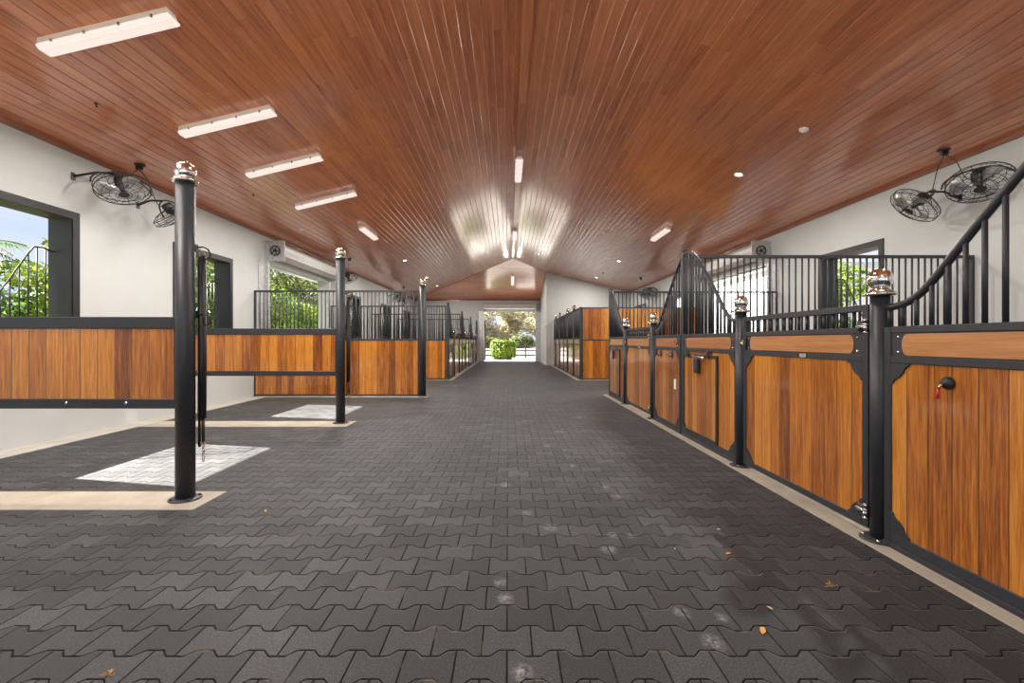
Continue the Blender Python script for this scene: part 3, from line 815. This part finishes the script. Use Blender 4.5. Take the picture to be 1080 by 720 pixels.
for yy in (2.65, .95):
    batten(-3.82, yy, 'x', 'long white ceiling light added out of view on the left slope', 1.27)  # unseen battens added to brighten the near interior
batten(-3.81, 12.4, 'y', 'long white ceiling light over the left side of the cross aisle', power=80.)
batten(4.22, 12.6, 'y', 'long white ceiling light over the right side of the cross aisle', power=80.)
batten(CX, 10.26, 'y', 'long white ridge light, nearest of the three overhead', drop=.05, L=1.3)
batten(CX, 16.6, 'y', 'long white ridge light, middle of the three overhead', drop=.05, L=1.3, power=42.)
batten(CX, 24.5, 'hip', 'long white light on the sloping end of the ceiling above the far door', drop=.0, L=1.3, power=30.)
for yy in (4.0, -2.4): batten(CX, yy, 'y', 'long white ridge light added out of view', drop=.05, L=1.3)  # extra ridge battens outside the frame, added as fill for the barn
def downlight(x, y, label, power=60.):
    z = roof_z(x, y); s_ = math.atan(SL)*(1 if x < CX else -1)
    t = thing('downlight', label, 'downlight', (x, y, z), 0, 'small round downlights'); t.rotation_euler = (0, -s_, 0)
    B().lathe([(.085, .0), (.085, -.006), (.07, -.008), (.06, -.004)], (0,0,0), 24).build('trim_ring', M['plastic'], t)
    B().lathe([(.06, -.004), (0, -.0045)], (0,0,0), 20).build('lens', M['spotlens'], t)
    l = bpy.data.lights.new('lamp', 'AREA'); l.shape = 'DISK'; l.size = .11; l.energy = power; l.color = (1., .93, .86)
    o = bpy.data.objects.new('lamp', l); C.objects.link(o); o.parent = t; o.location = (0, 0, -.02)
downlight(4.18, 8.25, 'bright round downlight above the second right stall')
downlight(4.18, 3.9, 'bright round downlight above the nearest right stall')
downlight(4.18, 17.2, 'round downlight above the far right block, nearer one')
downlight(4.18, 21.6, 'round downlight above the far right block, farther one')
downlight(-3.84, 16.9, 'round downlight above the first far left stall')
downlight(-3.84, 21.4, 'round downlight above the second far left stall')
downlight(-3.84, 24.6, 'round downlight above the third far left stall, by the hip edge')
for px, py, lab, r in ((848, 136, 'white round smoke detector above the right stalls', .06), (637, 245, 'white round smoke detector on the right slope near the cross aisle', .06),
                    (318, 241, 'white round smoke detector above the side roller door', .06), (636, 287.5, 'tiny white sensor beside the far right downlights', .04), (101, 109, 'tiny dark sprinkler between the two nearest left lights', .018), (267, 205, 'small dark hook in the left ceiling boards', .02)):
    x, y, z = ceil_pt(px, py); s_ = math.atan(SL)*(1 if x < CX else -1)
    t = thing('smoke_detector' if r > .03 else 'ceiling_hook', lab, 'smoke detector' if r > .03 else 'hook', (x, y, z)); t.rotation_euler = (0, -s_, 0)
    if r > .03:
        B().lathe([(r, .0), (r, -.02), (r*.8, -.035)], n=20).build('base', M['plastic'], t)
        B().lathe([(r*.55, -.034), (r*.5, -.048), (0, -.05)], n=16).build('sensor_cap', M['plastic'], t)
    else:
        B().lathe([(r, 0.002), (r, -.008), (r*.4, -.012), (r*.4, -.035), (r*.8, -.04), (0, -.045)], n=10).build('body', M['metal'], t)

# ------------------------------------------------------------------ roller doors
def roller(loc, rz, L, zo, label, wheel=True, inner=None):
    """local x along the opening, +y into the barn, z0 = floor"""
    t = thing('roller_door', label, 'roller door', loc, rz)
    pl = B(); r = .19; cz = zo+.24; cy = .25
    prof = []
    b = B()
    # slatted roll
    n = 20; pts = [(cy+(r-(.012 if k % 2 else 0))*math.cos(2*PI*k/n), cz+(r-(.012 if k % 2 else 0))*math.sin(2*PI*k/n)) for k in range(n)]
    b.prism(pts, .02, L-.02, 'yz'); b.box(.02, L-.02, .03, .06, zo-.02, cz, 0); b.box(.02, L-.02, .02, .075, zo-.06, zo-.02, .003)
    b.build('curtain', M['galvlight'], t)
    for x in (-.012, L-.004):
        e = B(); e.box(x, x+.016, .0, .47, zo-.01, zo+.48, .002); ep = e.build('end_plate', M['galv'], t)
        if wheel:
            w = B(); xs = x-.02 if x < .1 else x+.036
            w.tube([(xs, cy+.11*math.cos(a), cz+.11*math.sin(a)) for a in [i*PI/10 for i in range(20)]], .014, 6, closed=True)
            for k in range(5):
                a = 2*PI*k/5; w.tube([(xs, cy, cz), (xs, cy+.11*math.cos(a), cz+.11*math.sin(a))], .010, 5)
            w.lathe([(.03, -.015), (.03, .015)], (xs, cy, cz), 12, (1, 0, 0)); w.build('chain_wheel', M['fan'], ep)
    for x0, x1 in ((-.30, .04), (L-.04, L+.30)):
        g = B(); g.box(x0, x1, .001, .02, 0, zo+.0, .002); xm = x1-.07 if x0 < 0 else x0; g.box(xm, xm+.07, .02, .09, 0, zo-.0, .002); g.build('guide_rail', M['galv'], t)
    return t
# left wall: inside is +x world => rz=-90 maps local y -> +x, local x -> -y
roller((XL, BAY[1], 0), -R90, BAY[1]-BAY[0], 3.14, 'rolled-up steel door over the left side opening of the cross aisle')
roller((XR, BAY[0], 0), R90, BAY[1]-BAY[0], 3.14, 'rolled-up steel door over the right side opening of the cross aisle')
roller((DX1, YE, 0), PI, DX1-DX0, DZ, 'rolled-up steel door over the far end doorway', wheel=False)
# door jamb linings
for nm, x0, x1 in (('trim_19', DX0-.28, DX0-.04), ('trim_20', DX1+.04, RX-.001)):
    b = B(); b.box(x0, x1, YE-.06, YE+WT+.02, .0, DZ); 
    b = B(); b.box(x0, x1, YE+WT, YE+WT+.04, 0, DZ); struct(nm, b, M['grey'])

# ------------------------------------------------------------------ litter on the floor
def fl(px, py): Z = 600/(py-359.5); return (px-536)/480*Z, Z
leafpts = [(804.5, 665.5, .030, 'orange', 'orange fallen leaf on the pavers in the right foreground'), (768, 584, .022, 'orange', 'curled tan leaf in mid floor right of the dust marks'),
           (812, 641.5, .016, 'pale', 'small pale leaf chip just behind the orange leaf'), (758, 558.5, .017, 'pale', 'small tan chip near the curled tan leaf'), (876, 617, .035, 'straw', 'tuft of brown straw by the right concrete strip'),
           (712, 579, .012, 'pale', 'tiny white chip on the pavers in mid floor'), (114, 712, .02, 'straw', 'yellow straw bit at the lower left edge'), (280, 539, .022, 'orange', 'tan leaf just right of the nearest left curb')]
M['dry'] = simple('dry_leaf', (.55, .28, .05), .6, var=.3, scale=50); M['pale'] = simple('pale_chip', (.6, .5, .36), .7)
for px, py, s_, kd, lab in leafpts:
    x, y = fl(px, py); b = B(); n = 8
    mt = M['dry'] if kd != 'pale' else M['pale']
    if kd == 'straw':
        for k in range(9):
            a = random.uniform(0, 2*PI); ox, oy = random.uniform(-s_, s_)*.5, random.uniform(-s_, s_)*.5
            b.tube([(ox, oy, .003), (ox+math.cos(a)*s_, oy+math.sin(a)*s_, .004+random.random()*.01)], .0012, 4)
    else:
        a0 = random.uniform(0, PI)
        pts = [(1, 0), (.55, .33), (0, .42), (-.6, .25), (-1, 0), (-.55, -.3), (0, -.4), (.6, -.28)]
        top = [(s_*(p*math.cos(a0)-q*math.sin(a0)), s_*(p*math.sin(a0)+q*math.cos(a0)), .004+.006*abs(q)*(s_/.03)) for p, q in pts]
        bot = [(p, q, z-.0015) for p, q, z in top]
        b.add(top+bot, [tuple(range(8)), tuple(range(15, 7, -1))]+[(i, i+8, (i+1) % 8+8, (i+1) % 8) for i in range(8)])
    o = b.build('straw_tuft' if kd == 'straw' else 'fallen_leaf', mt); o.location = (x, y, .0); tag(o, lab, 'straw' if kd == 'straw' else 'leaf')

# ------------------------------------------------------------------ outdoors
b = B(); b.box(-60, 60, -30, 110, -.4, -.06); struct('outdoor_ground', b, M['ground'])
b = B(); b.box(-30, 32, YE+WT, 78, -.3, -.02); struct('apron_back', b, M['apron'])
b = B(); b.box(-14, 16, -16, Y0-WT, -.3, -.02); struct('bounce_apron_front', b, M['apron'])  # unseen pale slab added to bounce sunlight up onto the ceiling
b = B(); b.box(-9, XL-WT, 9.5, 15.5, -.3, -.02); struct('apron_left', b, M['apron'])
b = B(); b.box(XR+WT, 30, -6, 24, -.3, -.02); struct('apron_right', b, M['apron'])

def leaves(n, blobs, size, seed, shell=.55):
    rnd = random.Random(seed); vs = []; fs = []
    tot = sum(r[0]*r[1]*r[2] for _, r in blobs)
    for c, r in blobs:
        k = int(n*(r[0]*r[1]*r[2])/tot)+20
        for _ in range(k):
            while True:
                d = Vector((rnd.gauss(0,1), rnd.gauss(0,1), rnd.gauss(0,1)))
                if d.length > .1: break
            d.normalize(); q = shell+(1-shell)*rnd.random()**.6
            q *= 1+.18*noise.noise(d*2.5+Vector(c))
            p = Vector((c[0]+d.x*r[0]*q, c[1]+d.y*r[1]*q, c[2]+d.z*r[2]*q))
            nrm = (d+Vector((rnd.uniform(-1,1), rnd.uniform(-1,1), rnd.uniform(-.3,1.2)))*.9).normalized()
            a = nrm.orthogonal().normalized(); a.rotate(Matrix.Rotation(rnd.uniform(0, 2*PI), 3, nrm)); e = nrm.cross(a)
            s1 = size*rnd.uniform(.6, 1.3); s2 = s1*rnd.uniform(.35, .55); o = len(vs)
            vs += [p-a*s1, p+e*s2, p+a*s1, p-e*s2]; fs.append((o, o+1, o+2, o+3))
    return vs, fs
def plant(name, label, cat, loc, blobs, n, size, mat, seed, trunk=None, group=None, stems=0):
    t = thing(name, label, cat, loc, 0, group)
    vs, fs = leaves(n, blobs, size, seed)
    me = bpy.data.meshes.new('foliage'); me.from_pydata(vs, [], fs); me.materials.append(M[mat])
    o = bpy.data.objects.new('foliage', me); C.objects.link(o); o.parent = t
    if trunk:
        b = B(); rt, ht = trunk
        b.tube([(0, 0, 0), (.05*ht*.3, 0, ht*.4), (0, .04*ht*.3, ht)], [rt*1.3, rt, rt*.7], 8)
        b.build('trunk', M['bark'], t)
        rnd = random.Random(seed+5)
        for c, r in blobs[:6]:
            bb_ = B(); bb_.tube([(0, 0, ht*.8), ((c[0])*.5, c[1]*.5, (ht+c[2])*.5), (c[0], c[1], c[2])], [rt*.6, rt*.4, rt*.2], 6); bb_.build('branch', M['bark'], t)
    if stems:
        b = B(); rnd = random.Random(seed+9)
        for k in range(stems):
            a = 2*PI*k/stems; b.tube([(.05*math.cos(a), .05*math.sin(a), 0), (.3*math.cos(a), .3*math.sin(a), .5), (.45*math.cos(a), .45*math.sin(a), blobs[0][0][2])], .02, 5)
        b.build('stem', M['bark'], t)
    return t
rnd = random.Random(3)
# shrub in front of the end door
plant('round_shrub', 'bright green rounded shrub just outside the far doorway', 'shrub', (-.35, 31.3, -.02), [((0, 0, .70), (.85, .8, .66)), ((-.45, 0, .95), (.45, .5, .42)), ((.5, .1, .9), (.45, .5, .42)), ((-.42, 0, .42), (.5, .5, .40)), ((.42, 0, .42), (.5, .5, .40))], 6500, .10, 'leaf_y', 11, stems=6)
# fence beyond
t = thing('paddock_fence', 'dark wooden rail fence across the paddock beyond the far shrub', 'fence', (0, 34.2, 0))
for z in (.18, .52, .86):
    B().box(-14, 14, -.02, .02, z-.06, z+.06, .005).build('rail', M['fence'], t)
for k in range(-6, 7):
    B().box(k*2.4-1.1-.06, k*2.4-1.1+.06, .02, .14, -.06, 1.1, .005).build('fence_post', M['fence'], t)
t = thing('gate_post', 'dark upright gate post at the left of the far doorway', 'post', (-1.55, 30.0, -.02))
B().box(-.07, .07, -.07, .07, 0, 2.55, .006).build('shaft', M['fence'], t); B().box(-.12, .16, -.1, .1, 2.55, 2.62, .006).build('cap', M['fence'], t)
kinds = [(-17, 88), (-11, 93), (-5.5, 88), (.3, 94), (6, 88.5), (12, 93), (18, 88), (-24, 93), (25, 93)]
side = ['far left', 'left', 'left of centre', 'centre', 'right of centre', 'right', 'far right', 'leftmost', 'rightmost']
for k, (x, y) in enumerate(kinds):
    hh = rnd.uniform(12.5, 14.5)
    bl = [((rnd.uniform(-2.6, 2.6), rnd.uniform(-2, 2), hh*q_), (rnd.uniform(2.7, 3.5), rnd.uniform(2, 2.6), rnd.uniform(1.8, 2.4))) for q_ in (.18, .22, .3, .38, .45, .55, .65, .75, .85)]
    plant('pale_tree', 'pale olive bushy tree beyond the paddock fence, %s of its row' % side[k], 'tree', (x, y, -.06), bl, 8500, .26, 'leaf_p', 40+k, (.25, hh*.5), 'trees beyond the paddock')
for k, x in enumerate((-15, -9.5, -4, 1.5, 7, 13)):
    bl = [((rnd.uniform(-2, 2), 0, rnd.uniform(.6, 1.5)), (2.2, 1.3, 1.1)) for _ in range(4)]
    plant('low_bush', 'olive green low bush behind the paddock fence, %s' % ['far left', 'left', 'left of centre', 'right of centre', 'right', 'far right'][k], 'bush', (x, 80+rnd.uniform(-1, 1), -.06), bl, 2600, .2, 'leaf_d', 70+k, group='bushes behind the fence', stems=4)
# left hedge shrubs seen through windows and side door
ys = [6.4, 8.3, 10.0, 12.0, 14.2, 16.2, 18.3, 20.6, 23., 25.6, 28.5, 31.5]
for k, y in enumerate(ys):
    hh = (2.55 if y < 9 else 3.0) if y < 11.5 else rnd.uniform(3.0, 3.9)
    bl = [((rnd.uniform(-.5, .5), rnd.uniform(-.7, .7), hh*q), (.95, 1.1, hh*.24)) for q in (.3, .45, .6, .76)]
    bl += [((rnd.uniform(-.3, .3), rnd.uniform(-.8, .8), hh*.9), (.45, .45, .32)) for _ in range(3)]
    plant('hedge_shrub', 'tall green leafy shrub outside the left wall, number %s along' % ['one', 'two', 'three', 'four', 'five', 'six', 'seven', 'eight', 'nine', 'ten', 'eleven', 'twelve'][k] if False else
          'leafy green shrub of the hedge outside, %s' % ['seen at the edge of the near window', 'left in the near window', 'right in the near window by the rail', 'beyond the near window jamb',
            'left in the second window', 'right in the second window', 'behind the left end of the side roller opening', 'in the middle of the side roller opening', 'right in the side roller opening',
            'behind the right jamb of the side roller opening', 'behind the first far left stall window', 'last along the left wall'][k], 'shrub', (-9.9+rnd.uniform(-.3, .3), y, -.06), bl, 4600, .085, 'leaf_y' if k % 3 != 1 else 'leaf', 100+k, group='hedge along the left wall', stems=5)
for k, (x, y) in enumerate(((-15, 19), (-16, 24), (-15, 29.5), (-17, 35), (-15.5, 41), (-20, 48))):
    hh = rnd.uniform(6, 8)
    bl = [((rnd.uniform(-1.8, 1.8), rnd.uniform(-1.8, 1.8), hh*rnd.uniform(.45, .9)), (rnd.uniform(1.2, 2.), rnd.uniform(1.2, 2.), rnd.uniform(.8, 1.3))) for _ in range(9)]
    plant('shade_tree', 'tall dark green tree behind the left hedge, %s from near' % ['first', 'second', 'third', 'fourth', 'fifth', 'sixth'][k], 'tree', (x, y, -.06), bl, 5200, .14, 'leaf_d', 140+k, (.18, hh*.55), 'trees behind the left hedge')
# palm near the first window
t = thing('palm_tree', 'palm crown at the left edge of the near window', 'palm', (-11.3, 9.55, -.06))
B().tube([(0, 0, 0), (.1, 0, 1.5), (.0, .05, 3.3)], [.16, .11, .09], 10).build('trunk', M['bark'], t)
for k in range(14):
    a = 2*PI*k/14+rnd.uniform(-.1, .1); el = rnd.uniform(-.2, 1.0); L = rnd.uniform(.8, 1.0); b = B(); pts = []
    for i in range(9):
        q = i/8; r_ = L*q*math.cos(el*(1-q)); pts.append(Vector((r_*math.cos(a), r_*math.sin(a), 3.3+L*(q*math.sin(el)-.55*q*q))))
    b.tube(pts, .012, 4)
    sd = Vector((-math.sin(a), math.cos(a), 0))
    for i in range(2, 9):
        for j in (0, .5):
            p = pts[i-1].lerp(pts[i], j); d = (pts[i]-pts[i-1]).normalized()
            for s_ in (-1, 1):
                e = p+sd*s_*.30*math.sin(PI*min(1, (i+j)/9.5))+d*.18+Vector((0, 0, -.10)); w = d*.02
                b.add([p-w, p+w, e], [(0, 1, 2)])
    b.build('frond', M['leaf_p' if k % 4 == 0 else 'leaf'], t)
# right side greenery
for k, (x, y) in enumerate(((13, 11.8), (13.5, 15), (12.5, 17.8), (22, 27), (12.8, 8.5))):
    hh = rnd.uniform(3.8, 5)
    bl = [((rnd.uniform(-.8, .8), rnd.uniform(-1, 1), hh*q), (1.1, 1.3, hh*.2)) for q in (.35, .5, .65, .8)]
    plant('garden_tree', 'yellow-green bushy tree outside the right wall, %s from near' % ['second', 'third', 'fourth', 'last', 'first'][k], 'tree', (x, y, -.06), bl, 4200, .11, 'leaf_y', 170+k, (.1, hh*.4), 'trees outside the right wall')

t = thing('white_outbuilding', 'white rendered outbuilding in the sun outside the right side opening', 'building', (12.2, 20.5, -.05))
b = B(); b.box(0, 5, 0, 16, 0, 4.6); b.build('wall', M['white'], t)
B().box(-.3, 5.3, -.3, 16.3, 4.6, 4.82, .01).build('flat_roof', M['galv'], t)
b = B(); b.box(-.04, .02, 3, 4.1, .05, 2.15).build('door', M['grey'], t)

# ------------------------------------------------------------------ world, sun
w = bpy.data.worlds.new('sky'); SC.world = w; w.use_nodes = True; nt = w.node_tree; nt.nodes.clear()
def wn(t, **k):
    n = nt.nodes.new(t)
    for a, v in k.items(): setattr(n, a, v)
    return n
tc = wn('ShaderNodeTexCoord'); sp = wn('ShaderNodeSeparateXYZ'); nt.links.new(tc.outputs['Generated'], sp.inputs[0])
cr = wn('ShaderNodeValToRGB'); nt.links.new(sp.outputs[2], cr.inputs[0])
e = cr.color_ramp.elements; e[0].position = 0; e[0].color = (.58, .65, .74, 1); e[1].position = .75; e[1].color = (.12, .30, .72, 1)
k = cr.color_ramp.elements.new(.28); k.color = (.22, .38, .66, 1)
mp = wn('ShaderNodeMapping'); mp.inputs['Scale'].default_value = (1.5, 1.5, 5.); nt.links.new(tc.outputs['Generated'], mp.inputs[0])
nz = wn('ShaderNodeTexNoise'); nz.inputs['Scale'].default_value = 2.2; nz.inputs['Detail'].default_value = 6; nt.links.new(mp.outputs[0], nz.inputs['Vector'])
cl = wn('ShaderNodeValToRGB'); nt.links.new(nz.outputs[0], cl.inputs[0]); cl.color_ramp.elements[0].position = .38; cl.color_ramp.elements[0].color = (0,0,0,1); cl.color_ramp.elements[1].position = .60; cl.color_ramp.elements[1].color = (.9,.9,.9,1)
mx = wn('ShaderNodeMix', data_type='RGBA'); nt.links.new(cl.outputs[0], mx.inputs[0]); nt.links.new(cr.outputs[0], mx.inputs[6]); mx.inputs[7].default_value = (.62, .61, .64, 1)
bg = wn('ShaderNodeBackground'); nt.links.new(mx.outputs[2], bg.inputs[0]); bg.inputs[1].default_value = .85
wo = wn('ShaderNodeOutputWorld'); nt.links.new(bg.outputs[0], wo.inputs[0])
sd = Vector((1.233, -.2*1.233, -1.)).normalized()
l = bpy.data.lights.new('sun', 'SUN'); l.energy = 22.0; l.angle = math.radians(.55); l.color = (1., .95, .87)
o = bpy.data.objects.new('sun', l); C.objects.link(o); o.rotation_mode = 'QUATERNION'; o.rotation_quaternion = Vector((0,0,-1)).rotation_difference(sd)

# ------------------------------------------------------------------ camera
cam = bpy.data.cameras.new('camera'); cam.sensor_width = 36; cam.sensor_fit = 'HORIZONTAL'; cam.lens = 16.0
cam.shift_x = 4/1080; cam.shift_y = -.5/1080; cam.clip_start = .05; cam.clip_end = 300
o = bpy.data.objects.new('camera', cam); C.objects.link(o); o.location = (0, 0, H); o.rotation_euler = (PI/2, 0, 0); SC.camera = o
vs = SC.view_settings; vs.view_transform = 'Standard'; vs.look = 'None'; vs.exposure = 0.85; vs.gamma = 1.0; vs.use_curve_mapping = False
